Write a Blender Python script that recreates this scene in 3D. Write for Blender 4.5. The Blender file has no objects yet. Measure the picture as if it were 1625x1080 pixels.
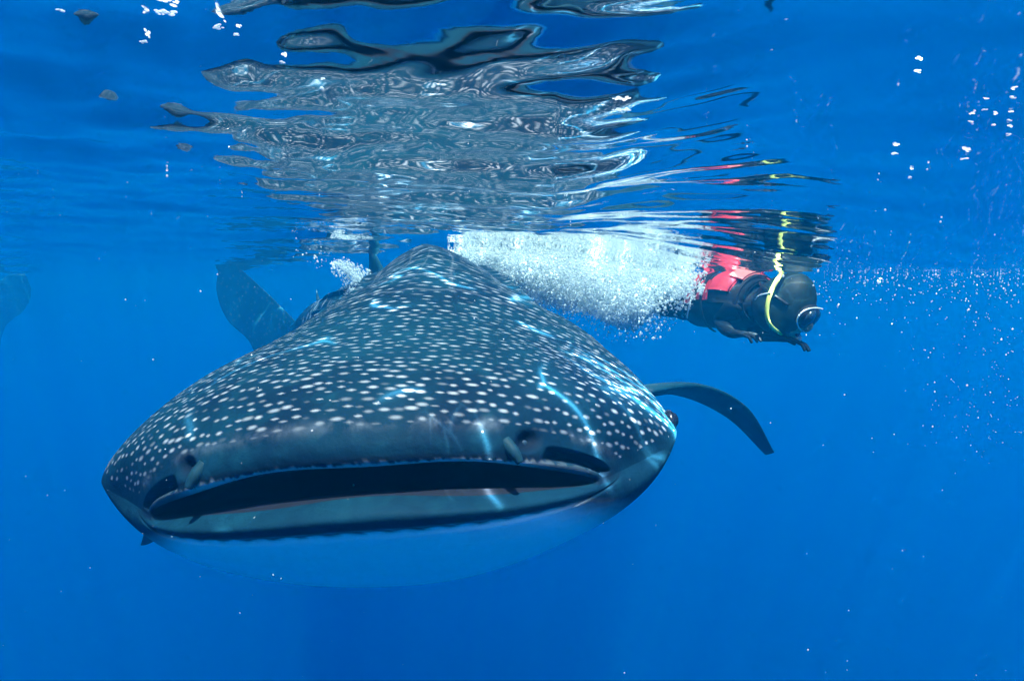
import bpy, bmesh, math, random
import numpy as np
from mathutils import Vector, Matrix, kdtree

rng = np.random.default_rng(7)
random.seed(7)
sc = bpy.context.scene
col = sc.collection
R = math.radians

# ------------------------------------------------------------------ camera
PITCH = R(4.75)
cam_d = bpy.data.cameras.new('camera')
cam = bpy.data.objects.new('camera', cam_d)
col.objects.link(cam)
cam_d.lens = 24.0
cam_d.sensor_width = 36.0
cam_d.clip_start = 0.01
cam_d.clip_end = 1000.0
cam.location = (0, 0, 0)
cam.rotation_euler = (R(90) - PITCH, 0, 0)
sc.camera = cam

# ------------------------------------------------------------------ sky and sun
SUN_EL, SUN_AZ = R(68), R(163)          # azimuth clockwise from +Y: behind the camera
w = bpy.data.worlds.new('World')
sc.world = w
w.use_nodes = True
nt = w.node_tree
bg = nt.nodes['Background']
sky = nt.nodes.new('ShaderNodeTexSky')
sky.sky_type = 'NISHITA'
sky.sun_disc = False
sky.sun_elevation = SUN_EL
sky.sun_rotation = SUN_AZ
nt.links.new(sky.outputs[0], bg.inputs[0])
bg.inputs[1].default_value = 0.15
sl = bpy.data.lights.new('sun', 'SUN')
sl.energy = 5.0
sl.angle = R(0.5)
sl.color = (1.0, 0.97, 0.92)
sun = bpy.data.objects.new('sun', sl)
col.objects.link(sun)
sd = Vector((math.sin(SUN_AZ) * math.cos(SUN_EL), math.cos(SUN_AZ) * math.cos(SUN_EL), math.sin(SUN_EL)))
sun.rotation_euler = (-sd).to_track_quat('-Z', 'Y').to_euler()
sun.location = (0, 0, 20)

vs = sc.view_settings
vs.view_transform = 'Standard'
vs.look = 'None'
vs.gamma = 1.0
vs.exposure = 1.40
vs.use_curve_mapping = False
cy = sc.cycles
cy.use_denoising = True
cy.max_bounces = 8
cy.diffuse_bounces = 6
cy.glossy_bounces = 3
cy.transmission_bounces = 6
cy.volume_bounces = 2
cy.use_light_tree = False
cy.use_adaptive_sampling = True
cy.adaptive_threshold = 0.035
cy.adaptive_min_samples = 20
cy.transparent_max_bounces = 24
cy.sample_clamp_indirect = 6.0
cy.caustics_reflective = False
cy.caustics_refractive = False

# ------------------------------------------------------------------ helpers
F = 1083.0


def at(px, py, Y):
    """a place in the water at distance Y from the camera's plane"""
    a = (px - 812.5) / F
    b = -(py - 540.0) / F
    d = Vector((a, math.cos(PITCH) + b * math.sin(PITCH), b * math.cos(PITCH) - math.sin(PITCH)))
    return d * (Y / d.y)


def tag(o, label=None, cat=None, group=None, kind=None):
    if label: o['label'] = label
    if cat: o['category'] = cat
    if group: o['group'] = group
    if kind: o['kind'] = kind
    return o


def empty(name, loc=(0, 0, 0)):
    o = bpy.data.objects.new(name, None)
    o.location = loc
    col.objects.link(o)
    return o


def mesh_np(name, verts, quads, mats, parent=None, smooth=True, matidx=None, tris=None):
    """fast mesh from numpy arrays"""
    me = bpy.data.meshes.new(name)
    verts = np.asarray(verts, np.float32)
    faces = []
    if quads is not None and len(quads):
        q = np.asarray(quads, np.int32)
        nq = len(q)
    else:
        q = np.zeros((0, 4), np.int32); nq = 0
    if tris is not None and len(tris):
        t = np.asarray(tris, np.int32); ntri = len(t)
    else:
        t = np.zeros((0, 3), np.int32); ntri = 0
    loops = np.concatenate([q.ravel(), t.ravel()])
    starts = np.concatenate([np.arange(nq) * 4, nq * 4 + np.arange(ntri) * 3]).astype(np.int32)
    me.vertices.add(len(verts))
    me.vertices.foreach_set('co', verts.ravel())
    me.loops.add(len(loops))
    me.loops.foreach_set('vertex_index', loops.astype(np.int32))
    me.polygons.add(nq + ntri)
    me.polygons.foreach_set('loop_start', starts)
    me.update(calc_edges=True)
    me.polygons.foreach_set('use_smooth', np.full(nq + ntri, smooth))
    for m in (mats if isinstance(mats, (list, tuple)) else [mats]):
        me.materials.append(m)
    if matidx is not None:
        me.polygons.foreach_set('material_index', np.asarray(matidx, np.int32))
    me.validate()
    o = bpy.data.objects.new(name, me)
    col.objects.link(o)
    if parent: o.parent = parent
    return o


def grid_quads(nr, nc, wrap=True):
    i = np.arange(nr - 1)[:, None]
    j = np.arange(nc if wrap else nc - 1)[None, :]
    j2 = (j + 1) % nc
    return np.stack([i * nc + j, i * nc + j2, (i + 1) * nc + j2, (i + 1) * nc + j], -1).reshape(-1, 4)


def catmull(keys, ts):
    """keys: list of (t, value array); smooth interpolation at ts (finite-difference Hermite)"""
    T = np.array([k[0] for k in keys], float)
    V = np.array([np.asarray(k[1], float) for k in keys])
    n = len(T)
    sh = (n - 1,) + (1,) * (V.ndim - 1)
    sl_ = (V[1:] - V[:-1]) / (T[1:] - T[:-1]).reshape(sh)
    M = np.empty_like(V)
    M[0], M[-1] = sl_[0], sl_[-1]
    h = (T[1:] - T[:-1])
    wgt = (h[:-1] / (h[:-1] + h[1:])).reshape((n - 2,) + (1,) * (V.ndim - 1))
    M[1:-1] = sl_[:-1] * (1 - wgt) + sl_[1:] * wgt
    out = []
    for t in np.atleast_1d(ts):
        i = int(np.clip(np.searchsorted(T, t) - 1, 0, n - 2))
        hh = T[i + 1] - T[i]
        x = (t - T[i]) / hh
        out.append((2 * x**3 - 3 * x**2 + 1) * V[i] + (x**3 - 2 * x**2 + x) * hh * M[i]
                   + (-2 * x**3 + 3 * x**2) * V[i + 1] + (x**3 - x**2) * hh * M[i + 1])
    return np.array(out)


class NT:
    def __init__(s, name):
        s.m = bpy.data.materials.new(name)
        s.m.use_nodes = True
        s.t = s.m.node_tree
        s.b = s.t.nodes.get('Principled BSDF')
        s.out = s.t.nodes['Material Output']

    def n(s, kind, **kw):
        x = s.t.nodes.new(kind)
        for k, v in kw.items():
            setattr(x, k, v)
        return x

    def l(s, a, b):
        s.t.links.new(a, b)

    def ramp(s, src, p0, p1, c0=(0, 0, 0, 1), c1=(1, 1, 1, 1)):
        r = s.n('ShaderNodeValToRGB')
        r.color_ramp.elements[0].position = p0
        r.color_ramp.elements[1].position = p1
        r.color_ramp.elements[0].color = c0
        r.color_ramp.elements[1].color = c1
        s.l(src, r.inputs[0])
        return r.outputs[0]

    def mix(s, fac, a, b, blend='MIX'):
        x = s.n('ShaderNodeMix', data_type='RGBA', blend_type=blend)
        for v, i in ((fac, 0), (a, 6), (b, 7)):
            if isinstance(v, (int, float)):
                x.inputs[i].default_value = v
            elif isinstance(v, tuple):
                x.inputs[i].default_value = v if len(v) == 4 else v + (1,)
            else:
                s.l(v, x.inputs[i])
        return x.outputs[2]

    def math(s, op, a, b=None, clamp=False):
        x = s.n('ShaderNodeMath', operation=op, use_clamp=clamp)
        for v, i in ((a, 0), (b, 1)):
            if v is None: continue
            if isinstance(v, (int, float)): x.inputs[i].default_value = v
            else: s.l(v, x.inputs[i])
        return x.outputs[0]

    def noise(s, vec, scale, detail=3, rough=0.55, dist=0.0):
        x = s.n('ShaderNodeTexNoise')
        x.inputs['Scale'].default_value = scale
        x.inputs['Detail'].default_value = detail
        x.inputs['Roughness'].default_value = rough
        x.inputs['Distortion'].default_value = dist
        if vec is not None: s.l(vec, x.inputs['Vector'])
        return x.outputs[0]


def plain(name, c, rough=0.5, spec=0.2, var=0.25, scale=30, bump=0.0):
    k = NT(name)
    tc = k.n('ShaderNodeTexCoord')
    nz = k.noise(tc.outputs['Object'], scale, 4)
    d = tuple(x * (1 - var) for x in c)
    l = tuple(min(1, x * (1 + var)) for x in c)
    k.l(k.mix(nz, d, l), k.b.inputs['Base Color'])
    k.b.inputs['Roughness'].default_value = rough
    k.b.inputs['Specular IOR Level'].default_value = spec
    if bump:
        b = k.n('ShaderNodeBump')
        b.inputs['Strength'].default_value = bump
        b.inputs['Distance'].default_value = 0.01
        k.l(nz, b.inputs['Height'])
        k.l(b.outputs[0], k.b.inputs['Normal'])
    return k.m


# ------------------------------------------------------------------ the sea surface
LEVEL = 0.17
_w = []
_r = random.Random(21)
for lam, amp, ang in ((5.5, .030, 8), (3.1, .018, -14), (1.75, .0095, 12), (1.15, .0065, -6), (0.8, .0055, 20),
                      (0.55, .0042, -10), (0.40, .0036, 4), (0.29, .0032, -24), (0.21, .0024, 16), (0.15, .0016, -3),
                      (2.2, .008, 62), (0.9, .003, -55), (0.34, .0014, 70), (0.11, .0010, 9), (0.13, .0010, -32), (0.17, .0010, 48),
                      (0.083, .0007, -12), (0.061, .0005, 21), (0.047, .0003, -4), (0.070, .0005, 66)):
    a = R(ang)
    _w.append((2 * math.pi / lam * math.sin(a), 2 * math.pi / lam * math.cos(a), amp, _r.uniform(0, 6.28)))


def zsurf(x, y):
    x = np.asarray(x, float); y = np.asarray(y, float)
    # slow bends so that crests are not ruler-straight
    xx = x + 0.16 * np.sin(1.3 * y + 0.7) + 0.05 * np.sin(3.1 * x + 2.3 * y)
    yy = y + 0.14 * np.sin(1.1 * x + 0.4) + 0.05 * np.sin(2.7 * x - 1.9 * y + 1.0)
    z = np.full(np.broadcast(x, y).shape, LEVEL)
    for kx, ky, a, p in _w:
        ph = kx * xx + ky * yy + p
        z = z - a * (np.sin(ph) + 0.25 * np.cos(2 * ph))
    calm = 1 - .8 * np.clip((x / (np.abs(y) + .2) - .05) / .28, 0, 1)
    tt = np.clip((x - .15) / 1.1, 0, 1)
    z = LEVEL + (z - LEVEL) * calm - .125 * tt * tt * (3 - 2 * tt) - .075 * np.tanh(np.minimum(x - .1, 0))
    r = np.hypot(x, y)
    return LEVEL + (z - LEVEL) * np.clip(1.25 - r / 120, 0, 1)


COFF = (0.5, 0.8, 0.0)


def water_material():
    k = NT('water_surface')
    k.t.nodes.remove(k.b)
    geo = k.n('ShaderNodeNewGeometry')
    pos = geo.outputs['Position']
    fr = k.n('ShaderNodeFresnel')
    fr.inputs['IOR'].default_value = 1.33
    gl = k.n('ShaderNodeBsdfGlossy')
    gl.inputs['Roughness'].default_value = 0.045
    gl.inputs['Color'].default_value = (1, 1, 1, 1)
    # caustics painted as bright lines in the transparent colour, standing for focused daylight
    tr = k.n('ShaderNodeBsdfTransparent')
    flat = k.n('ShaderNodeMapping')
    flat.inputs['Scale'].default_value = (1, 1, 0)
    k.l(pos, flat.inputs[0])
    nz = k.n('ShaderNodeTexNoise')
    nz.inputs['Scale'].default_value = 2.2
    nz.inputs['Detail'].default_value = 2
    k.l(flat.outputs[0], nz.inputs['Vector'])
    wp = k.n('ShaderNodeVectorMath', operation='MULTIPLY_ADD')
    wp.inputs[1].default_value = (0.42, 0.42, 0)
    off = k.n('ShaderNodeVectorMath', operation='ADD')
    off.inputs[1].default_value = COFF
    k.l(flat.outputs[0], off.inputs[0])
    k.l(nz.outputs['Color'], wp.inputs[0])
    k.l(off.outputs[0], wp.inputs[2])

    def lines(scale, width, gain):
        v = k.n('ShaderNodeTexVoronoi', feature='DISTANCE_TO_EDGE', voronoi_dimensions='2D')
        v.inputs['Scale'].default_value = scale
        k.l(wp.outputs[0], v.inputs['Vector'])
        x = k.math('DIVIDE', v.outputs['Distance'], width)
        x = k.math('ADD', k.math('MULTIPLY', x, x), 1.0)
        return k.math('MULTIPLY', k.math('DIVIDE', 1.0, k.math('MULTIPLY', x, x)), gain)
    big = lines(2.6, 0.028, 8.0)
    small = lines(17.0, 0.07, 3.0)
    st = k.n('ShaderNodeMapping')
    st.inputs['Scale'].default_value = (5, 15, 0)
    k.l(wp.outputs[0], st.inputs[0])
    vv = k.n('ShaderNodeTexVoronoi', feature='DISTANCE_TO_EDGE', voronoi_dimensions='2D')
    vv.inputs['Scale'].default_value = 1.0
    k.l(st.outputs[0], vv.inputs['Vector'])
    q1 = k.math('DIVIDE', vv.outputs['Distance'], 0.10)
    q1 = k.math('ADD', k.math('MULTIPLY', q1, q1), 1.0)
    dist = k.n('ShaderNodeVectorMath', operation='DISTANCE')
    dist.inputs[1].default_value = (.40, 1.52, 0)  # patch of extra painted caustic lines placed over the gill flank
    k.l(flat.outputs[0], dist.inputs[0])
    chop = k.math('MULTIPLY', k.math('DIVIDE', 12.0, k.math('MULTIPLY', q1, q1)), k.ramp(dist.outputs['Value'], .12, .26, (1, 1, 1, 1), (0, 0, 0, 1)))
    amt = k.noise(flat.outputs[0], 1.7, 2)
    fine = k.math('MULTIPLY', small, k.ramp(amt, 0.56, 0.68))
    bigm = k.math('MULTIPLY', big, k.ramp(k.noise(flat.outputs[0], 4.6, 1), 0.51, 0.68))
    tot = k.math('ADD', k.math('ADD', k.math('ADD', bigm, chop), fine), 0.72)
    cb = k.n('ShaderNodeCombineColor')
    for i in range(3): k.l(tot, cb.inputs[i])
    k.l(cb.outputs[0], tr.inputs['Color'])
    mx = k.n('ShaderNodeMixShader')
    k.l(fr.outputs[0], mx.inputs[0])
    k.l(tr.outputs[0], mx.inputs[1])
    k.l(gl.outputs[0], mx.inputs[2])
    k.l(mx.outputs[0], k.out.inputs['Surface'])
    return k.m


rad = np.concatenate([[0.02], 0.06 * (230 / 0.06) ** (np.linspace(0, 1, 560))])
front = np.linspace(R(90 + 52), R(90 - 52), 440)
back = np.linspace(R(90 - 52), R(90 + 52 - 360), 90)[1:-1]
ang = np.concatenate([front, back])
RR, AA = np.meshgrid(rad, ang, indexing='ij')
X, Y = RR * np.cos(AA), RR * np.sin(AA)
Vw = np.stack([X, Y, zsurf(X, Y)], -1).reshape(-1, 3)
nc = len(ang)
Vw = np.concatenate([Vw, [[0, 0, float(zsurf(0., 0.))]]])
capt = np.array([[j, (j + 1) % nc, len(Vw) - 1] for j in range(nc)])
q = grid_quads(len(rad), nc)
water = mesh_np('water_surface', Vw, q, water_material(), tris=capt)
me = water.data
if me.polygons[1000].normal.z < 0:
    me.flip_normals()
tag(water, kind='structure')

# ------------------------------------------------------------------ the sea itself: one even blue volume
hm = NT('sea_water_haze')
hm.t.nodes.remove(hm.b)
pv = hm.n('ShaderNodeVolumePrincipled')
# clear ocean water: red is soaked up fastest, blue scatters most (per-metre coefficients)
SCAT, ABSO, DENS = (0.0, 0.0278, 0.0612), (0.13, 0.0395, 0.0072), 0.17
ca_ = [s_ / DENS for s_ in SCAT]
ab_ = [(1 - a_ / (DENS * (1 - c_))) ** 2 for a_, c_ in zip(ABSO, ca_)]
pv.inputs['Color'].default_value = (*ca_, 1)
pv.inputs['Absorption Color'].default_value = (*ab_, 1)
pv.inputs['Density'].default_value = DENS
pv.inputs['Anisotropy'].default_value = 0.54
hm.l(pv.outputs[0], hm.out.inputs['Volume'])
bm = bmesh.new()
bmesh.ops.create_cube(bm, size=1)
for v in bm.verts:
    v.co = Vector((v.co.x * 480, v.co.y * 480, 0.46 if v.co.z > 0 else -140))
hme = bpy.data.meshes.new('haze')
bm.to_mesh(hme); bm.free()
hme.materials.append(hm.m)
haze = bpy.data.objects.new('haze', hme)
col.objects.link(haze)
tag(haze, kind='stuff')

# ------------------------------------------------------------------ the whale shark
NU, NL = 560, 220


def thetas():
    return np.concatenate([np.linspace(0, math.pi, NU, endpoint=False),
                           np.linspace(math.pi, 2 * math.pi, NL, endpoint=False)])


TH = thetas()
CT, ST = np.cos(TH), np.sin(TH)
DROOP = ([-.1, .05, .3, .7, 1.2], [.092, .092, .08, .04, 0.])
# s, bow, cx, cz, W, T, B, (across, upright) exponents of the upper and of the lower half
KEYS = [
    (0.000, .200, 0.00, 0.000, .455, .030, .030, (2.6, 2.6), (2.4, 2.4)),
    (-.016, .215, 0.00, 0.000, .462, .037, .040, (2.6, 2.5), (2.4, 2.3)),
    (-.020, .235, 0.00, 0.000, .478, .060, .052, (2.5, 2.3), (2.4, 2.1)),
    (-.002, .255, 0.00, 0.000, .512, .092, .078, (2.4, 2.0), (2.4, 1.8)),
    (0.045, .265, 0.00, 0.006, .575, .125, .148, (2.3, 1.75), (2.4, 1.5)),
    (0.130, .230, 0.00, 0.014, .645, .158, .235, (2.2, 1.55), (2.4, 1.3)),
    (0.270, .150, 0.00, 0.020, .690, .190, .330, (2.05, 1.42), (2.4, 1.2)),
    (0.450, .080, 0.00, 0.022, .705, .226, .398, (1.9, 1.35), (2.3, 1.2)),
    (0.700, .040, 0.01, 0.022, .685, .285, .450, (1.7, 1.30), (2.2, 1.3)),
    (1.000, .015, 0.03, 0.025, .635, .355, .490, (1.5, 1.30), (2.1, 1.5)),
    (1.400, .000, 0.03, 0.030, .570, .430, .510, (1.3, 1.32), (2.0, 1.7)),
    (1.900, .000, -.02, 0.040, .520, .485, .500, (1.35, 1.50), (1.9, 1.8)),
    (2.400, .000, -.10, 0.050, .470, .500, .470, (1.45, 1.60), (1.9, 1.9)),
    (3.000, .000, -.30, 0.060, .415, .440, .420, (1.5, 1.6), (1.9, 1.9)),
    (3.900, .000, -.70, 0.070, .340, .370, .340, (1.7, 1.7), (1.9, 1.9)),
    (5.600, .000, -1.46, 0.030, .240, .270, .250, (1.9, 1.9), (1.9, 1.9)),
    (7.600, .000, -2.22, -.060, .150, .180, .170, (2, 2), (2, 2)),
    (9.400, .000, -2.92, -.160, .080, .115, .110, (2, 2), (2, 2)),
    (10.30, .000, -3.28, -.200, .020, .060, .060, (2, 2), (2, 2)),
]
_ks = np.array([k[0] for k in KEYS]); _kx = np.array([k[2] for k in KEYS])


def spine_yaw(s):
    return math.atan2(np.interp(s + .25, _ks, _kx) - np.interp(s - .25, _ks, _kx), .5) if s > .8 else 0.0


def ring(k, jut=0.0):
    s, bow, cx, cz, W, T, B, n1, n2 = k
    na, nb_ = np.where(ST >= 0, n1[0], n2[0]), np.where(ST >= 0, n1[1], n2[1])
    x = W * np.sign(CT) * np.abs(CT) ** (2 / na)
    z = np.where(ST >= 0, T, -B) * np.abs(ST) ** (2 / nb_) + cz
    fx = np.abs(x) / W
    y = bow * fx ** 2.3
    z = z - np.interp(s, *DROOP) * fx ** 2.0
    if jut: y = y - jut * np.where(ST < 0, np.abs(ST), 0)
    a = spine_yaw(s)
    return np.stack([cx + x * math.cos(a) + y * math.sin(a), s + y * math.cos(a) - x * math.sin(a), z], -1)


JUT = [0, .006, .018, .026, .018, .006, .0] + [0] * 30      # the lower lip pushes forward
rings = np.array([ring(k, j_) for k, j_ in zip(KEYS, JUT)])
mid = NU // 2
kt = np.concatenate([[0], np.cumsum(np.linalg.norm(np.diff(rings.mean(1) * 0 + rings[:, mid], axis=0), axis=1))])
ts = [0.0]
while ts[-1] < kt[-1]:
    t = ts[-1]
    ts.append(t + np.interp(t, [0, .15, .6, 1.3, 2.4, 3.5, 6], [.003, .0032, .0042, .006, .010, .025, .06]))
ts[-1] = kt[-1]
body = catmull(list(zip(kt, rings)), ts)          # rings x columns x 3
NR, NC = body.shape[:2]
# arc length from the lip along every column
arc = np.concatenate([np.zeros((1, NC)), np.cumsum(np.linalg.norm(np.diff(body, axis=0), axis=2), axis=0)])
up = ST >= 0
tsv = np.array(ts)[:, None]
lx = np.abs(rings[0][:, 0]) / 0.455               # 0 mid mouth .. 1 corner, per column
side = CT > 0


def sm(a, b, x):
    t = np.clip((x - a) / (b - a), 0, 1)
    return t * t * (3 - 2 * t)


# outward normals, for the grooves
du = np.roll(body, -1, 1) - np.roll(body, 1, 1)
dv = np.gradient(body, axis=0)
nrm = np.cross(dv, du)
nrm /= np.linalg.norm(nrm, axis=2, keepdims=True) + 1e-9
cen = body.mean(1, keepdims=True)
if (nrm * (body - cen)).sum() < 0: nrm = -nrm
disp = np.zeros((NR, NC))
# fold above the mouth corners
fold = sm(.72, .80, lx) * (1 - sm(.985, 1.0, lx)) * up
disp -= 0.030 * fold * sm(.018, .026, arc) * (1 - sm(.046, .056, arc))
# groove below the lower lip
disp -= 0.006 * (~up) * np.exp(-((arc - .087) / .010) ** 2) * (1 - sm(.9, 1., lx))
# nostril pits
pit = np.zeros((NR, NC))
NOS = []
for sx in (-1, 1):
    j = int(np.argmin(np.abs(rings[0][:NU, 0] - .30 * sx)))
    i = int(np.argmin(np.abs(arc[:, j] - .060)))
    NOS.append((i, j, sx))
    dd = body - body[i, j]
    e2 = (dd[..., 0] / .024) ** 2 + (dd[..., 1] / .03) ** 2 + (dd[..., 2] / .017) ** 2
    pit = np.maximum(pit, np.exp(-e2 ** 1.5))
disp -= .018 * pit
# lip swelling and gentle unevenness
wob = np.zeros((NR, NC))
for i in range(7):
    f = rng.uniform(3, 10, 3); p = rng.uniform(0, 6.28)
    wob += np.sin(body @ f + p)
disp += 0.0022 * wob * sm(0.0, .3, arc)
disp += .004 * np.sin(17 * body[..., 0] + 1) * np.exp(-(arc / .05) ** 2)
# gill slits behind the eye
gill = np.zeros((NR, NC))
zrel = body[..., 2]
for g in range(5):
    gs = .70 + .085 * g
    lean = gs + .10 * (zrel + .05)
    gate = sm(-.26, -.18, zrel) * (1 - sm(.10, .17, zrel)) * (np.abs(CT) > .3)
    gill += np.exp(-((body[..., 1] - lean) / .010) ** 2) * gate
disp -= .012 * gill
# long keels along the flanks
for th0 in (R(50), R(130), R(28), R(152)):
    disp += .026 * np.exp(-((TH - th0) / .035) ** 2)[None, :] * sm(.9, 1.6, tsv) * (1 - sm(4.5, 5.5, tsv))
body = body + nrm * disp[..., None]

# mouth cavity runs inwards from the lip
CAV = []
for (yy, W, T, B, bow) in ((.012, .452, .028, .024, .195), (.05, .45, .035, .030, .17), (.16, .43, .06, .07, .12),
                           (.4, .36, .09, .12, .04), (.7, .22, .07, .10, .0), (.85, .05, .03, .03, .0)):
    CAV.append(ring((yy, bow, 0, 0, W, T, B, (2.5, 2.5), (2.4, 2.4))))
cav = np.array(CAV)
nb = NR * NC
verts = np.concatenate([body.reshape(-1, 3), cav.reshape(-1, 3)])
qb = grid_quads(NR, NC)
qc0 = grid_quads(2, NC)
qc0 = np.where(qc0 >= NC, qc0 - NC + nb, qc0)[:, ::-1]
qc = (grid_quads(len(CAV), NC) + nb)[:, ::-1]
quads = np.concatenate([qb, qc0, qc])
matidx = np.concatenate([np.zeros(len(qb)), np.ones(len(qc0) + len(qc))])

# --- colour pattern of the skin
pat = np.zeros((NR, NC, 4), np.float32)
pat[..., 3] = 1
# belly: pale below a wavy flank line, lowered at the head to paint cheek shade
elev = np.arctan2(ST, np.abs(CT))[None, :] + 0 * arc      # -pi/2 belly .. pi/2 back
edge = -0.82 + .34 * sm(.3, 1.5, tsv) + .05 * np.sin(tsv * 9)
belly = 1 - sm(edge - .22, edge + .16, elev)
jaw = (~up) * sm(.083, .092, arc + .003 * np.sin(body[..., 0] * 47) + .0026 * np.sin(body[..., 0] * 237 + 2 * np.sin(body[..., 0] * 61)) + .002 * np.sin(body[..., 0] * 431 + 3 * np.sin(body[..., 0] * 77)))
belly = np.where(up[None, :], belly * sm(.25, .4, tsv), np.maximum(jaw * (1 - sm(.3, .5, tsv)) * (1 - sm(.55, .80, lx))[None, :], belly * sm(.07, .1, arc)))  # pale jaw fades out towards the cheeks, painting them as shaded
# pale rim of the upper lip
_bx = body[..., 0]
ragged = .020 + .002 * np.sin(_bx * 41) + .0022 * np.sin(_bx * 197 + 1) + .0022 * np.sin(_bx * 331 + 2 * np.sin(_bx * 57)) + .0016 * np.sin(_bx * 577 + 3 * np.sin(_bx * 83))
lip = up[None, :] * (1 - sm(ragged - .003, ragged + .003, arc)) * (1 - sm(.93, .99, lx))
belly = np.maximum(belly, lip * (.45 - .38 * sm(.6, .8, lx)))  # rim dimmed at the corners: blue shade put into its colour
pat[..., 1] = belly
dark = np.zeros((NR, NC))
dark = np.maximum(dark, up[None, :] * np.exp(-((arc - .027) / .006) ** 2) * .8)
dark = np.maximum(dark, (~up)[None, :] * np.exp(-((arc - .085 - .003 * np.sin(body[..., 0] * 120)) / .0042) ** 2))
dark = np.maximum(dark, gill * .9)
dark = np.maximum(dark, np.clip(pit * 1.5, 0, .92))
dark = np.maximum(dark, sm(.97, 1.0, lx)[None, :] * (1 - sm(.05, .09, arc)) * .8)
pat[..., 2] = dark

spot = np.zeros(NR * NC, np.float32)
flat = body.reshape(-1, 3)
af = arc.ravel()
ok = (up[None, :] & (elev > np.interp(tsv, [.0, .45, 1.3], [.26, .20, -.3])) & (arc > .088) & (belly < .35) & (tsv < 6)).ravel()
idx = np.nonzero(ok)[0]
# weight by area so that darts fall evenly
ar = (np.linalg.norm(du, axis=2) * np.linalg.norm(dv, axis=2)).ravel()[idx]
spac = np.interp(af[idx], [.09, .25, .5, 1.0, 1.6, 2.4, 3.5], [.0190, .0205, .025, .037, .056, .078, .10])
pr = ar / spac ** 2
cand = rng.choice(idx, 30000, p=pr / pr.sum())
spc = np.interp(af, [.09, .25, .5, 1.0, 1.6, 2.4, 3.5], [.0190, .0205, .025, .037, .056, .078, .10])
cell = {}
centres = []
CS = .12
for c in cand:
    p = flat[c]; d = spc[c]
    kx, ky, kz = int(p[0] // CS), int(p[1] // CS), int(p[2] // CS)
    hit = False
    for a in (kx - 1, kx, kx + 1):
        for b in (ky - 1, ky, ky + 1):
            for e in (kz - 1, kz, kz + 1):
                for (x, y, z) in cell.get((a, b, e), ()):
                    if (x - p[0]) ** 2 + (y - p[1]) ** 2 + (z - p[2]) ** 2 < d * d:
                        hit = True; break
                if hit: break
            if hit: break
        if hit: break
    if hit: continue
    cell.setdefault((kx, ky, kz), []).append((p[0], p[1], p[2]))
    centres.append((p.copy(), d, int(c)))
kd = kdtree.KDTree(len(idx))
for n_, i in enumerate(idx):
    kd.insert(flat[i], int(i))
kd.balance()
duf = (du / (np.linalg.norm(du, axis=2, keepdims=True) + 1e-9)).reshape(-1, 3)
for p, d, ci in centres:
    tu = Vector(duf[ci]); pv_ = Vector(p)
    stretch = rng.uniform(1.8, 3.0)
    r = d * rng.uniform(.10, .19) * (1.15 if af[ci] < .3 else 1.0)
    hgt = rng.uniform(.15, .8) if rng.random() < .45 else rng.uniform(.75, 1.0)
    for (co, i, dist) in kd.find_range(p, r * 1.35 * stretch):
        dl = co - pv_; al = dl.dot(tu); dist = math.sqrt(max(0, dl.length_squared - al * al) + (al / stretch) ** 2)
        if dist > r * 1.35: continue
        v = hgt * (1 - min(1, max(0, (dist / r - .42) / .9)))
        if v > spot[i]: spot[i] = v
spot = spot.reshape(NR, NC)
# the front row of spots melts into a pale hem
hem = up[None, :] * np.exp(-((arc - .092) / .014) ** 2) * (1 - sm(.9, 1, lx))
spot = np.maximum(spot * sm(.07, .12, arc), .0)
# thin pale bars and lines between the spots of the back
bars = np.zeros((NR, NC))
wav = .02 * np.sin(TH * 9)[None, :] + .012 * np.sin(TH * 23 + 1)[None, :]
for kbar in range(14):
    v0 = .95 + kbar * .17 + rng.normal(0, .02)
    bars = np.maximum(bars, np.exp(-((tsv + wav - v0) / .007) ** 2) * rng.uniform(.1, .3))
for kbar in range(9):
    t0 = R(24 + kbar * 16.5 + rng.normal(0, 2))
    bars = np.maximum(bars, np.exp(-((TH[None, :] + .02 * np.sin(tsv * 7 + kbar) - t0) / .008) ** 2) * rng.uniform(.08, .22) * sm(.8, 1.3, tsv))
pat[..., 0] = np.maximum(spot, bars * up[None, :] * (elev > .05))
hemv = hem


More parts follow.
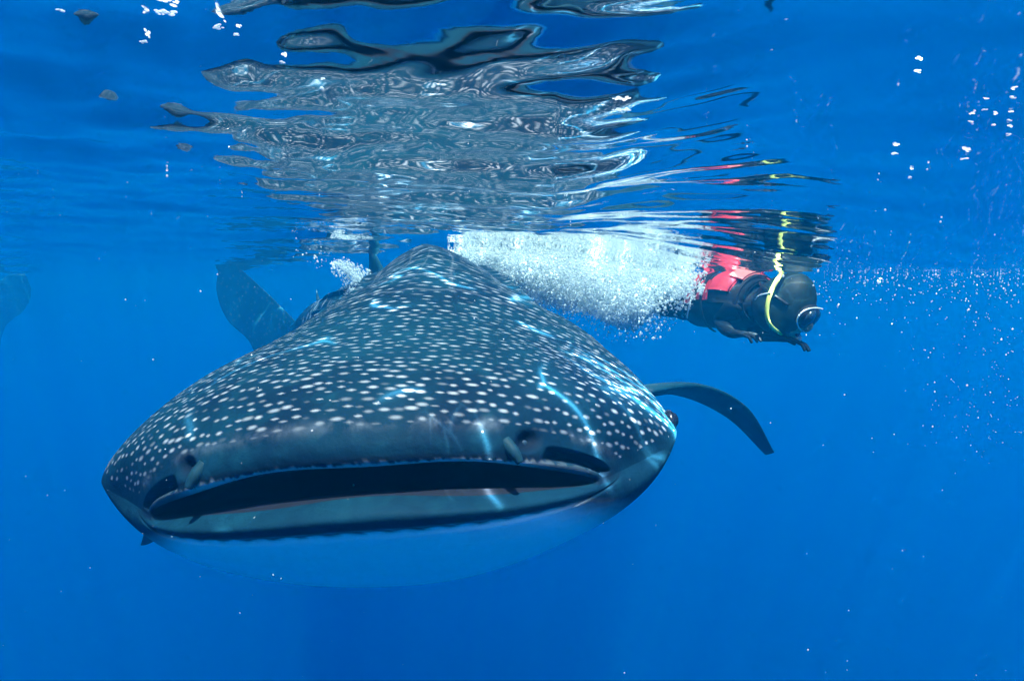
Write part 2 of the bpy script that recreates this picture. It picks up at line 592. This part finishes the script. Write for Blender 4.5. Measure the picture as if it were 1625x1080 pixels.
def skin_material():
    k = NT('whale_shark_skin')
    at_ = k.n('ShaderNodeAttribute', attribute_name='pattern')
    sep = k.n('ShaderNodeSeparateColor')
    k.l(at_.outputs['Color'], sep.inputs[0])
    tc = k.n('ShaderNodeTexCoord')
    ob = tc.outputs['Object']
    n1 = k.noise(ob, 3.2, 5, 0.6, 0.4)
    n2 = k.noise(ob, 60, 4, 0.65)
    n3 = k.noise(ob, 14, 4, 0.6, 0.5)
    base = k.mix(k.ramp(n1, 0.35, 0.68), (0.003, 0.017, 0.038, 1), (0.005, 0.042, 0.072, 1))
    base = k.mix(k.math('MULTIPLY', k.ramp(n3, 0.5, 0.75), 0.45), base, (0.008, 0.070, 0.104, 1))
    pal = k.mix(n2, (0.78, 0.88, 0.88, 1), (0.88, 0.96, 0.95, 1))
    c = k.mix(sep.outputs['Green'], base, pal)
    wear = k.math('ADD', k.math('MULTIPLY', n2, 0.5), 0.62, True)
    sp = k.math('MULTIPLY', sep.outputs['Red'], wear)
    c = k.mix(sp, c, (0.42, 0.48, 0.52, 1))
    ah = k.n('ShaderNodeAttribute', attribute_name='hem')
    c = k.mix(k.math('MULTIPLY', ah.outputs['Fac'], k.math('MULTIPLY', k.ramp(n3, .42, .7), .16)), c, (0.45, 0.48, 0.55, 1))
    c = k.mix(sep.outputs['Blue'], c, (0.006, 0.015, 0.03, 1))
    # pale grazes and specks
    vz = k.n('ShaderNodeTexVoronoi')
    vz.inputs['Scale'].default_value = 38
    k.l(ob, vz.inputs['Vector'])
    fl = k.math('MULTIPLY', k.ramp(vz.outputs['Distance'], 0.05, 0.10, (1, 1, 1, 1), (0, 0, 0, 1)), 0.5)
    c = k.mix(k.math('MULTIPLY', fl, k.ramp(n3, .55, .6)), c, (0.6, 0.65, 0.68, 1))
    k.l(c, k.b.inputs['Base Color'])
    k.b.inputs['Roughness'].default_value = 0.6
    k.b.inputs['Specular IOR Level'].default_value = 0.03
    b = k.n('ShaderNodeBump')
    b.inputs['Strength'].default_value = 0.5
    b.inputs['Distance'].default_value = 0.006
    k.l(k.noise(ob, 45, 5, 0.6), b.inputs['Height'])
    k.l(b.outputs[0], k.b.inputs['Normal'])
    return k.m


skin = skin_material()
mouthm = plain('mouth_lining', (0.012, 0.016, 0.026), 0.7, 0.1)

shark = empty('whale_shark')
SH = dict(loc=(-.285, 1.175, -.348), rot=(0, R(-4.2), R(1.0)))
bo = mesh_np('body', verts, quads, [skin, mouthm], shark, matidx=matidx)
ca = bo.data.attributes.new('pattern', 'FLOAT_COLOR', 'POINT')
buf = np.zeros((len(verts), 4), np.float32); buf[:, 3] = 1
buf[:nb] = pat.reshape(-1, 4)
ca.data.foreach_set('color', buf.ravel())
ha = bo.data.attributes.new('hem', 'FLOAT', 'POINT')
hb = np.zeros(len(verts), np.float32); hb[:nb] = hemv.ravel()
ha.data.foreach_set('value', hb)


def fin_material():
    k = NT('whale_shark_fin')
    tc = k.n('ShaderNodeTexCoord')
    ob = tc.outputs['Object']
    v = k.n('ShaderNodeTexVoronoi')
    v.inputs['Scale'].default_value = 12
    k.l(ob, v.inputs['Vector'])
    sp = k.ramp(v.outputs['Distance'], 0.22, 0.32, (1, 1, 1, 1), (0, 0, 0, 1))
    base = k.mix(k.noise(ob, 5, 4), (0.002, 0.022, 0.042, 1), (0.006, 0.06, 0.085, 1))
    k.l(k.mix(k.math('MULTIPLY', sp, .08), base, (0.4, 0.45, 0.5, 1)), k.b.inputs['Base Color'])
    k.b.inputs['Roughness'].default_value = .55
    k.b.inputs['Specular IOR Level'].default_value = .12
    return k.m


finm = fin_material()


def fin(name, secs, parent, mat=finm, n=36, m=28):
    """secs: (leading point, trailing point, thickness, thickness direction)"""
    keys = [np.concatenate([np.array(a), np.array(b), [t], np.array(d)]) for a, b, t, d in secs]
    L = [0.0]
    for i in range(1, len(keys)):
        L.append(L[-1] + np.linalg.norm(keys[i][:3] - keys[i - 1][:3]) + 1e-4)
    K = catmull(list(zip(L, keys)), np.linspace(0, L[-1], n))
    ph = np.linspace(0, 2 * math.pi, m, endpoint=False)
    cx = .5 - .5 * np.cos(ph)
    th = 1.6 * (np.sqrt(np.clip(cx, 0, 1)) * (1 - cx) + .02) * np.sign(np.sin(ph)) * (np.abs(np.sin(ph)) > 1e-6)
    V = []
    for kk in K:
        a, b, t, d = kk[:3], kk[3:6], kk[6], kk[7:10]
        d = d / np.linalg.norm(d)
        V.append(a + (b - a) * cx[:, None] + d * (t * .5 * th)[:, None])
    V = np.array(V)
    V = np.concatenate([V.reshape(-1, 3), V[0].mean(0)[None], V[-1].mean(0)[None]])
    q = grid_quads(n, m)
    t = []
    for j in range(m):
        t.append((j, len(V) - 2, (j + 1) % m))
        t.append(((n - 1) * m + j, (n - 1) * m + (j + 1) % m, len(V) - 1))
    return mesh_np(name, V, q, mat, parent, tris=t)


def blob(name, mat, parent, loc, scale, rot=(0, 0, 0), seg=24, taper=0.0):
    bm = bmesh.new()
    bmesh.ops.create_uvsphere(bm, u_segments=seg, v_segments=seg // 2, radius=1)
    M = Matrix.Translation(Vector(loc)) @ Matrix.Rotation(rot[2], 4, 'Z') @ Matrix.Rotation(rot[1], 4, 'Y') @ Matrix.Rotation(rot[0], 4, 'X')
    for v in bm.verts:
        c = v.co.copy()
        f = 1 - taper * c.z
        c = Vector((c.x * scale[0] * f, c.y * scale[1] * f, c.z * scale[2]))
        v.co = M @ c
    for f_ in bm.faces: f_.smooth = True
    me = bpy.data.meshes.new(name); bm.to_mesh(me); bm.free()
    me.materials.append(mat)
    o = bpy.data.objects.new(name, me); col.objects.link(o); o.parent = parent
    return o


def tube(name, pts, rads, mat, parent=None, m=12, n=None):
    pts = [Vector(p) for p in pts]
    n = n or max(8, 6 * len(pts))
    L = [0.0]
    for i in range(1, len(pts)): L.append(L[-1] + max(1e-5, (pts[i] - pts[i - 1]).length))
    C = catmull([(l, np.array([*p, r])) for l, p, r in zip(L, pts, rads)], np.linspace(0, L[-1], n))
    V = []
    ref = Vector((0.13, 0.2, 1)).normalized()
    for i in range(n):
        t = Vector(C[min(i + 1, n - 1)][:3] - C[max(i - 1, 0)][:3]).normalized()
        a = t.cross(ref)
        if a.length < 1e-3: a = t.cross(Vector((1, 0, 0)))
        a.normalize(); b = t.cross(a)
        for j in range(m):
            p = 2 * math.pi * j / m
            V.append(Vector(C[i][:3]) + (a * math.cos(p) + b * math.sin(p)) * max(1e-4, C[i][3]))
    V += [Vector(C[0][:3]), Vector(C[-1][:3])]
    q = grid_quads(n, m)
    t = []
    for j in range(m):
        t.append((j, len(V) - 2, (j + 1) % m)); t.append(((n - 1) * m + j, (n - 1) * m + (j + 1) % m, len(V) - 1))
    return mesh_np(name, [tuple(v) for v in V], q, mat, parent, tris=t)


blackm = plain('eye_black', (0.006, 0.008, 0.012), 0.25, 0.3)
greym = plain('nostril_flap_grey', (0.02, 0.05, 0.08), 0.5, 0.2)
barbm = plain('barbel_skin', (0.007, 0.042, 0.062), 0.6, 0.15, .4, 60)


def surf(x, a):
    """point on the upper skin near lateral x at arc distance a from the lip"""
    j = int(np.argmin(np.abs(rings[0][:NU, 0] - x)))
    i = int(np.argmin(np.abs(arc[:, j] - a)))
    return body[i, j], nrm[i, j]


for (ni, nj, sx) in NOS:
    p, n_ = body[ni, nj], nrm[ni, nj]
    o = blob('nostril', greym, shark, p - n_ * .006, (.012, .006, .008))
    p2, n2_ = surf(.275 * sx, .045)
    d = Vector((.5 * sx, -.25, -1)).normalized()
    b0 = Vector(p2) - Vector(n2_) * .008
    tube('barbel', [b0 - d * .012, b0 + Vector(n2_) * .010 + d * .012, b0 + Vector(n2_) * .012 + d * .034], [.013, .0115, .007], barbm, shark)
    # eye on the side of the head
    i = int(np.argmin(np.abs(body[:, 0 if sx > 0 else NU, 1] - (.50 if sx > 0 else .60))))
    j = 18 if sx > 0 else NU - 18
    p3, n3_ = body[i, j], nrm[i, j]
    e = blob('eye', blackm, shark, p3 + n3_ * .002, (.016, .020, .020))
    blob('eyelid', blackm, e, p3 - n3_ * .006, (.016, .032, .030))

# fins (in the shark's own space)
fin('pectoral_fin', [((.48, 1.02, -.14), (.44, 1.56, -.18), .11, (0, .15, 1)),
                     ((.78, 1.16, -.085), (.72, 1.66, -.17), .085, (.1, .2, 1)),
                     ((1.04, 1.38, -.12), (1.00, 1.70, -.20), .060, (.35, .2, 1)),
                     ((1.27, 1.58, -.26), (1.24, 1.78, -.33), .042, (.7, .2, 1)),
                     ((1.44, 1.76, -.50), (1.43, 1.84, -.53), .014, (1, .2, .5))], shark)
fin('pectoral_fin', [((-.48, 1.02, -.16), (-.44, 1.50, -.18), .10, (0, .15, 1)),
                     ((-.74, 1.14, -.22), (-.68, 1.58, -.28), .075, (-.3, .2, 1)),
                     ((-.95, 1.28, -.35), (-.90, 1.62, -.42), .055, (-.7, .2, 1)),
                     ((-1.14, 1.44, -.48), (-1.11, 1.66, -.52), .042, (-1, .2, .6)),
                     ((-1.26, 1.57, -.63), (-1.24, 1.66, -.64), .030, (-1, .2, .4))], shark)


def spine(s):
    return Vector((np.interp(s, _ks, _kx), s, np.interp(s, _ks, [k[3] for k in KEYS])))


def dorsal(s, ln, h, rake):
    c0, c1 = spine(s), spine(s + ln)
    d = (c1 - c0).normalized(); nn = Vector((d.y, -d.x, 0))
    T = np.interp(s, _ks, [k[5] for k in KEYS]); T1 = np.interp(s + ln, _ks, [k[5] for k in KEYS])
    a = c0 + Vector((0, 0, T - .06)); b = c1 + Vector((0, 0, T1 - .06))
    tip = a + d * (ln * rake) + Vector((0, 0, h + .06))
    S = []
    for f, ch in ((0, 1), (.35, .82), (.7, .55), (.92, .30), (1, .12)):
        le = a.lerp(tip, f) + d * (.06 * ln * math.sin(f * math.pi))
        te = b.lerp(tip + d * .1 * ln, f) - d * (.16 * ln * math.sin(f * math.pi))
        S.append((tuple(le), tuple(te), .09 * (1 - .85 * f), tuple(nn)))
    fin('dorsal_fin', S, shark)


dorsal(3.3, .60, .24, .75)
dorsal(5.9, .30, .15, .8)
# tail
tb = spine(9.8)
td = Vector((-.93, .36, 0)).normalized()
tn = (td.y, -td.x, 0)


def tp(a, z): return tuple(tb + td * (a * 1.35) + Vector((0, 0, z * 1.35)))


fin('caudal_fin', [(tp(.74, .84), tp(1.00, .84), .012, tn), (tp(.46, .60), tp(1.08, .54), .04, tn),
                   (tp(.16, .32), tp(.96, .18), .07, tn), (tp(-.10, 0), tp(.66, -.10), .09, tn),
                   (tp(.02, -.30), tp(.56, -.36), .06, tn), (tp(.22, -.62), tp(.52, -.64), .03, tn),
                   (tp(.38, -.86), tp(.50, -.84), .01, tn)], shark)
shark.location = SH['loc']
shark.rotation_euler = SH['rot']
tag(shark, 'huge dark whale shark with white spots and wide open mouth just below the surface', 'whale shark')

# a second shark, mostly lost in the blue
def copy_tree(o, parent=None):
    c = o.copy(); col.objects.link(c)
    if parent: c.parent = parent
    for ch in list(o.children): copy_tree(ch, c)
    return c


# ------------------------------------------------------------------ bubbles
TET = np.array([(1, 1, 1), (1, -1, -1), (-1, 1, -1), (-1, -1, 1)], float) / 1.55
TEF = np.array([(0, 1, 2), (0, 3, 1), (0, 2, 3), (1, 3, 2)])
OCT = np.array([(1, 0, 0), (-1, 0, 0), (0, 1, 0), (0, -1, 0), (0, 0, 1), (0, 0, -1)], float)
OCF = np.array([(0, 2, 4), (2, 1, 4), (1, 3, 4), (3, 0, 4), (2, 0, 5), (1, 2, 5), (3, 1, 5), (0, 3, 5)])


def bubbles(name, P, Rr, mat):
    P = np.asarray(P); n = len(P)
    if n > 20000:                     # the churned cloud: finest bubbles
        q_ = rng.normal(size=(n, 4)); q_ /= np.linalg.norm(q_, axis=1, keepdims=True)
        a, b, c, d = q_.T
        RM = np.stack([1 - 2 * (c * c + d * d), 2 * (b * c - a * d), 2 * (b * d + a * c), 2 * (b * c + a * d), 1 - 2 * (b * b + d * d), 2 * (c * d - a * b),
                       2 * (b * d - a * c), 2 * (c * d + a * b), 1 - 2 * (b * b + c * c)], -1).reshape(n, 3, 3)
        V = P[:, None, :] + np.einsum('nij,kj->nki', RM, TET) * np.asarray(Rr)[:, None, None]
        T = (TEF[None] + (np.arange(n) * 4)[:, None, None]).reshape(-1, 3)
        return mesh_np(name, V.reshape(-1, 3), None, mat, tris=T)
    V = (P[:, None, :] + OCT[None] * np.asarray(Rr)[:, None, None]).reshape(-1, 3)
    T = (OCF[None] + (np.arange(n) * 6)[:, None, None]).reshape(-1, 3)
    return mesh_np(name, V, None, mat, tris=T)


def foam_material():
    k = NT('foam')
    k.b.inputs['Base Color'].default_value = (0.92, 1.0, 1.0, 1)
    k.b.inputs['Roughness'].default_value = 0.4
    k.b.inputs['Specular IOR Level'].default_value = 0.5
    tl = k.n('ShaderNodeBsdfTranslucent')
    tl.inputs['Color'].default_value = (0.92, 1.0, 1.0, 1)
    mx = k.n('ShaderNodeMixShader')
    mx.inputs[0].default_value = 0.5
    k.l(k.b.outputs[0], mx.inputs[1]); k.l(tl.outputs[0], mx.inputs[2])
    tr = k.n('ShaderNodeBsdfTransparent')
    m2 = k.n('ShaderNodeMixShader')
    m2.inputs[0].default_value = 0.25
    k.l(mx.outputs[0], m2.inputs[1]); k.l(tr.outputs[0], m2.inputs[2])
    k.l(m2.outputs[0], k.out.inputs['Surface'])
    return k.m


foam = foam_material()


def cloud(blobs, Yd, dens=1.0):
    P, S = [], []
    for px, py, r, n, fall in blobs:
        n = int(n * dens)
        c = np.array(at(px, py, Yd))
        rr = r / F * Yd
        d = rng.normal(size=(n, 3)); d /= np.linalg.norm(d, axis=1, keepdims=True)
        k = rng.random((n, 1)) ** fall
        P.append(c + d * k * rr * np.array([1.15, 3.4, .85]))
        S.append(rng.lognormal(math.log(.0030), .7, n))
    P = np.concatenate(P); S = np.concatenate(S)
    for fq, am in ((5., .035), (11., .018), (23., .010)):      # curling eddies
        Q = P.copy()
        P = P + am * np.stack([np.sin(fq * Q[:, 2] + 1.3 * fq * Q[:, 1]), np.zeros(len(P)), np.sin(fq * Q[:, 0] + .7 * fq * Q[:, 1] + 1)], -1)
    z = zsurf(P[:, 0], P[:, 1])
    k = P[:, 2] < z - .004
    return P[k], np.minimum(S[k], .012)


P, S = cloud([(718, 399, 9, 250, .8), (740, 404, 15, 800, .7), (770, 414, 26, 2500, .6), (815, 424, 38, 4500, .55), (865, 436, 46, 6500, .5), (915, 444, 52, 8000, .5),
              (960, 452, 54, 8000, .5), (975, 486, 34, 4500, .6), (985, 500, 26, 2500, .6), (1005, 466, 46, 5500, .6), (1040, 452, 34, 3000, .7),
              (1080, 440, 24, 1200, .8), (1000, 480, 70, 1500, 1.0), (900, 450, 80, 1500, 1.0)], 4.3, 3.2)
o = bubbles('bubble_cloud', P, S, foam)
tag(o, 'bright white cloud of churned air bubbles behind the shark beside the snorkeler', 'bubbles', kind='stuff')
P2, S2 = cloud([(1092, 452, 26, 2600, .8), (1080, 470, 24, 700, .9)], 3.72)
o.data.name = 'bubble_cloud'
o2 = bubbles('fin_wash_bubbles', P2, S2, foam)
tag(o2, 'ragged trail of bubbles around the legs of the snorkeler', 'bubbles', kind='stuff')
P, S = cloud([(556, 420, 22, 900, .8), (548, 412, 12, 250, .7), (575, 428, 14, 350, .8), (556, 448, 14, 160, .9), (500, 405, 30, 40, 1)], 4.3)
o = bubbles('splash_bubbles', P, S * .9, foam)
tag(o, 'small bright splash of bubbles beside the dark dorsal fin', 'bubbles', kind='stuff')

# fine bubbles under the surface to the right and drifting specks
P, S = [], []
for i in range(420):
    px = rng.uniform(1290, 1660); Yd = rng.uniform(2.6, 4.2)
    p = np.array(at(px, 430, Yd)); p[2] = zsurf(p[0], p[1]) - .003 - abs(rng.normal(0, .085)) * rng.uniform(.2, 1.8)
    P.append(p); S.append(rng.lognormal(math.log(.0026), .4))
for i in range(240):
    px = 1570 + rng.normal(0, 60); py = rng.uniform(470, 720) + rng.normal(0, 20); Yd = rng.uniform(1.2, 2.6)
    P.append(np.array(at(px, py, Yd))); S.append(rng.lognormal(math.log(.0010), .45))
for i in range(260):
    px = rng.uniform(0, 1625); py = rng.uniform(100, 1080); Yd = rng.uniform(.7, 3.)
    p = np.array(at(px, py, Yd)); p[2] = min(p[2], zsurf(p[0], p[1]) - .004)
    P.append(p); S.append(rng.lognormal(math.log(.0009), .5))
o = bubbles('drifting_bubbles', P, np.minimum(S, .005), foam)
tag(o, 'tiny white bubbles and specks drifting through the blue water', 'bubbles', kind='stuff')

# ------------------------------------------------------------------ the snorkeler
suit = plain('black_wetsuit', (0.007, 0.013, 0.018), 0.6, 0.15, .35, 25, .3)
hoodm = plain('dark_green_hood', (0.006, 0.024, 0.025), 0.55, 0.2, .4, 18, .2)
redm = plain('red_vest', (0.62, 0.035, 0.055), 0.55, 0.2, .3, 20, .2)
salmon = plain('coral_panel', (0.85, 0.20, 0.18), 0.6, 0.2, .15, 30)
yellow = plain('yellow_snorkel', (0.75, 0.85, 0.18), 0.4, 0.3, .1, 20)
tanm = plain('tan_skin', (0.50, 0.34, 0.22), 0.55, 0.2, .15, 20)
glassm = plain('mask_lens', (0.02, 0.045, 0.06), 0.08, 0.6, .1)
clearm = plain('clear_rim', (0.78, 0.86, 0.88), 0.3, 0.5, .1)
rubber = plain('black_rubber', (0.01, 0.012, 0.014), 0.5, 0.25)

person = empty('person', at(1110, 478, 3.8))
tag(person, 'snorkeler in dark hood, mask and red vest swimming face down at the surface', 'person')
PB = person.location.copy()


def pl(px, py, Y): return at(px, py, Y) - PB


def skinned(name, verts, edges, radii, mat, parent, sub=2):
    me = bpy.data.meshes.new(name)
    me.from_pydata([tuple(v) for v in verts], edges, [])
    me.materials.append(mat)
    o = bpy.data.objects.new(name, me); col.objects.link(o); o.parent = parent
    m = o.modifiers.new('skin', 'SKIN'); m.use_smooth_shade = True
    m.branch_smoothing = 0.4
    for i, r in enumerate(radii):
        sv = me.skin_vertices[0].data[i]
        sv.radius = r if isinstance(r, tuple) else (r, r)
        sv.use_root = (i == 0)
    ss = o.modifiers.new('sub', 'SUBSURF'); ss.levels = sub; ss.render_levels = sub
    return o


SV, SE, SR = [], [], []


def jv(p, r, par=None):
    SV.append(Vector(p)); SR.append(r)
    if par is not None: SE.append((par, len(SV) - 1))
    return len(SV) - 1


pel = jv(pl(1092, 476, 3.92), (.15, .12))
sp1 = jv(pl(1135, 474, 3.72), (.14, .12), pel)
sp2 = jv(pl(1182, 486, 3.53), (.165, .16), sp1)
nk = jv(pl(1222, 478, 3.38), .075, sp2)
hd = jv(pl(1252, 482, 3.30), .095, nk)
hd2 = jv(pl(1268, 486, 3.26), .085, hd)
# shoulders and arms (right arm nearer, left arm reaching under the chin)
def hand(base, d, up_, par, s=1.0):
    """palm and five curled fingers"""
    d = Vector(d).normalized(); up_ = Vector(up_).normalized(); lat = d.cross(up_).normalized()
    pm = jv(base + d * .045, (.036, .016), par)
    for k, (o_, ln) in enumerate(((-.036, .060), (-.012, .078), (.012, .072), (.036, .055))):
        k1 = jv(base + d * .085 + lat * o_, .0085, pm)
        k2 = jv(base + d * (.085 + ln * .6) + lat * o_ - up_ * .012, .008, k1)
        jv(base + d * (.085 + ln * .85) + lat * o_ - up_ * .040, .007, k2)
    t1 = jv(base + d * .05 + lat * -.048 - up_ * .01, .011, pm)
    jv(base + d * .085 + lat * -.058 - up_ * .025, .009, t1)


sh1 = jv(pl(1163, 484, 3.40), .075, sp2)
el1 = jv(pl(1142, 512, 3.50), .045, sh1)
wr1 = jv(pl(1160, 530, 3.30), .028, el1)
hand(SV[wr1], (.5, -.6, .05), (-.1, 0, 1), wr1)
sh2 = jv(pl(1212, 498, 3.56), .075, sp2)
el2 = jv(pl(1200, 528, 3.44), .048, sh2)
wr2 = jv(pl(1232, 534, 3.24), .028, el2)
hand(SV[wr2], (.8, -.4, -.15), (0, 0, 1), wr2)
for lat, kn, an in ((-.09, (1052, 486, 4.22), (1020, 470, 4.62)), (.09, (1085, 494, 4.25), (1062, 486, 4.66))):
    h_ = jv(SV[pel] + Vector((.8 * lat, .6 * lat, -.01)), .10, pel)
    k_ = jv(pl(*kn), .065, h_)
    a_ = jv(pl(*an), .042, k_)
    jv(SV[a_] + Vector((-.06, .14, -.03)), (.04, .028), a_)
skinned('body', SV, SE, SR, suit, person)
# swim fins
for a0 in ((1016, 468, 4.70), (1058, 484, 4.74)):
    c = pl(*a0)
    fin('swim_fin', [(tuple(c + Vector((-.06, -.02, .0))), tuple(c + Vector((.06, .0, .0))), .05, (0, .3, 1)),
                     (tuple(c + Vector((-.15, .18, -.03))), tuple(c + Vector((.04, .22, -.03))), .03, (0, .3, 1)),
                     (tuple(c + Vector((-.22, .50, -.10))), tuple(c + Vector((.01, .54, -.10))), .012, (0, .3, 1))], person, rubber, 20, 16)
# hood, face, mask, snorkel: head faces right, down and towards the camera
hc = pl(1248, 486, 3.25)
HS = 1.06
hf = Vector((.62, -.50, -.55)).normalized()           # where the face looks
hu = Vector((.50, -.30, .80)); hu = (hu - hf * hu.dot(hf)).normalized()   # crown
hr = hf.cross(hu).normalized()
HM = Matrix((hr, hf, hu)).transposed().to_4x4(); HM.translation = hc


def hblob(name, mat, loc, sc_, parent=person, taper=0.0, seg=28):
    o = blob(name, mat, parent, (0, 0, 0), sc_, seg=seg, taper=taper)
    o.data.transform(Matrix.Translation(hc) @ HM.to_3x3().to_4x4() @ Matrix.Scale(HS, 4) @ Matrix.Translation(Vector(loc)))
    return o


hood = hblob('hood', hoodm, (0, -.012, .008), (.108, .132, .150), taper=.16)
face = hblob('face', tanm, (0, .050, -.035), (.070, .072, .085))
hblob('nose', tanm, (0, .128, -.018), (.017, .020, .026), face, seg=14)
hblob('mouth', redm, (0, .115, -.072), (.026, .012, .009), face, seg=14)
mask = hblob('mask', rubber, (0, .092, .014), (.098, .042, .064))
hblob('lens', glassm, (-.042, .114, .018), (.044, .022, .044), mask)
hblob('lens', glassm, (.042, .114, .018), (.044, .022, .044), mask)


def hp(x, y, z): return HM @ (Vector((x, y, z)) * HS)


ringp = [hp(.100 * math.cos(t), .118 + .012 * math.sin(t) ** 2 - .03 * abs(math.cos(t)), .016 + .062 * math.sin(t)) for t in np.linspace(0, 2 * math.pi, 22)]
tube('mask_rim', ringp, [.0038] * 22, clearm, mask, 8, 80)
tube('mask_strap', [hp(.112 * math.cos(t), -.02 + .135 * math.sin(t), .02) for t in np.linspace(-3.5, .36, 16)], [.008] * 16, rubber, mask, 8, 50)
# snorkel along the near side of the head
sn = tube('snorkel', [hp(-.02, .130, -.085), hp(-.080, .120, -.095), pl(1217, 500, 3.12), pl(1218, 480, 3.12), pl(1227, 455, 3.13),
                      pl(1241, 432, 3.16), pl(1250, 416, 3.18)], [.008, .009, .009, .010, .010, .010, .010], yellow, person, 12, 60)
tube('mouthpiece', [hp(-.025, .126, -.085), hp(.012, .128, -.082)], [.014, .017], clearm, sn, 10, 8)
tube('strap_cord', [pl(1223, 464, 3.11), pl(1210, 467, 3.14), pl(1198, 475, 3.26)], [.003] * 3, clearm, person, 6, 20)

# vest: a dark shell round the chest with red and coral panels
A0, A1 = SV[pel].lerp(SV[sp1], .35), SV[nk].lerp(SV[sp2], .25)
ax = (A1 - A0).normalized()
vu = Vector((0, 0, 1)); vu = (vu - ax * vu.dot(ax)).normalized()
vl = ax.cross(vu).normalized()


def vest_patch(name, t0, t1, p0, p1, off, mat, parent, thick=.012, n=14, m=20):
    V = []
    for lay in (0, 1):
        for i in range(n):
            t = t0 + (t1 - t0) * i / (n - 1)
            g = 1 - .35 * max(0, t - .75) / .25 - .12 * (1 - t)
            for j in range(m):
                p = p0 + (p1 - p0) * j / (m - 1)
                w_ = 1 + .02 * math.sin(9 * t + 4 * p)
                rr = off + (thick if lay else 0)
                V.append(tuple(A0.lerp(A1, t) + vl * ((.195 * g + rr) * w_ * math.cos(p)) + vu * ((.150 * g + rr) * w_ * math.sin(p))))
    q = []
    for lay in (0, 1):
        b = lay * n * m
        for i in range(n - 1):
            for j in range(m - 1):
                f = (b + i * m + j, b + i * m + j + 1, b + (i + 1) * m + j + 1, b + (i + 1) * m + j)
                q.append(f if lay else f[::-1])
    edge_ = [i * m for i in range(n)] + [(n - 1) * m + j for j in range(1, m)] + [i * m + m - 1 for i in range(n - 2, -1, -1)] + [j for j in range(m - 2, 0, -1)]
    for a_, b_ in zip(edge_, edge_[1:] + edge_[:1]):
        q.append((a_, b_, b_ + n * m, a_ + n * m))
    return mesh_np(name, V, q, mat, parent)


vest = vest_patch('vest', .12, 1, 0, 2 * math.pi, 0, suit, person, .012, 24, 48)
VP = vest_patch
VP('red_panel', .60, .86, R(22), R(104), .016, redm, vest)
VP('red_panel', .46, .62, R(4), R(40), .018, redm, vest)
VP('red_panel', .27, .36, R(-4), R(84), .016, redm, vest)
VP('red_panel', .66, .92, R(118), R(165), .016, redm, vest)
VP('coral_panel', .78, .93, R(52), R(92), .030, salmon, vest, .01)
VP('shoulder_skin', .64, .76, R(70), R(108), .030, tanm, vest, .006)
VP('strap', .54, .575, R(-60), R(120), .034, rubber, vest, .006)
VP('strap', .93, .96, R(-40), R(130), .022, rubber, vest, .006)
VP('buckle', .545, .60, R(14), R(24), .040, clearm, vest, .006)
tube('strap_cord', [A0.lerp(A1, .40) + vl * .21 + vu * .03, A0.lerp(A1, .42) + vl * .235 - vu * .03, A0.lerp(A1, .38) + vl * .23 - vu * .09], [.004] * 3, clearm, vest, 6, 16)

# ------------------------------------------------------------------ foam flecks floating on the surface
def fleck(px, py, wpx, n, label):
    a = at(px, py, 1.0)
    # follow the sight line to the surface
    t = .2
    while t < 6 and a.z * t < float(zsurf(a.x * t, a.y * t)) - .004: t += .004
    c = a * t
    wd = wpx / F * c.y
    bm = bmesh.new()
    for i in range(n * 3):
        f = rng.uniform(-.5, .5)
        r = wd * rng.uniform(.05, .13) * (1.15 - abs(f)) * (2.2 if n < 4 else 1)
        M = Matrix.Translation((f * wd, rng.normal(0, wd * .16), rng.normal(-.0012, .0006))) @ Matrix.Diagonal((1.3, 1, .45, 1))
        bmesh.ops.create_icosphere(bm, subdivisions=2, radius=max(.0009, r), matrix=M)
    for f_ in bm.faces: f_.smooth = True
    me = bpy.data.meshes.new('foam_fleck'); bm.to_mesh(me); bm.free()
    me.materials.append(foam)
    o = bpy.data.objects.new('foam_fleck', me); col.objects.link(o); o.location = c
    tag(o, label, 'foam fleck', 'foam flecks on the surface')


LB = 'small white foam fleck floating alone on the blue surface'
fleck(264, 17, 34, 6, 'largest white foam fleck floating on open blue surface beside the reflected shark')
fleck(986, 172, 26, 6, 'double white foam fleck floating over the reflected spotted back')
for px, py, w_ in ((96, 14, 9), (345, 39, 15), (375, 53, 7), (228, 64, 9), (449, 96, 8), (1456, 110, 8), (1420, 242, 10), (1530, 250, 11),
                   (1606, 152, 7), (1443, 280, 6), (1563, 172, 6), (1602, 190, 5), (1577, 196, 5), (1541, 192, 5), (511, 138, 6), (1600, 212, 6)):
    fleck(px, py, w_, 3 if w_ > 7 else 2, LB)

# ------------------------------------------------------------------ a second shark far off to the left: only its tail reaches into view
s2 = copy_tree(shark)
tl = at(10, 505, 17.)
rot2 = Matrix.Rotation(R(-140), 3, 'Z')
s2.rotation_euler = (0, 0, R(-140))
s2.location = tl - rot2 @ Vector((-3.9, 10.2, -.15))
tag(s2, 'distant whale shark lost in blue haze, only its dim tail fin showing', 'whale shark')
print('body', NR, NC, 'spots', len(centres))
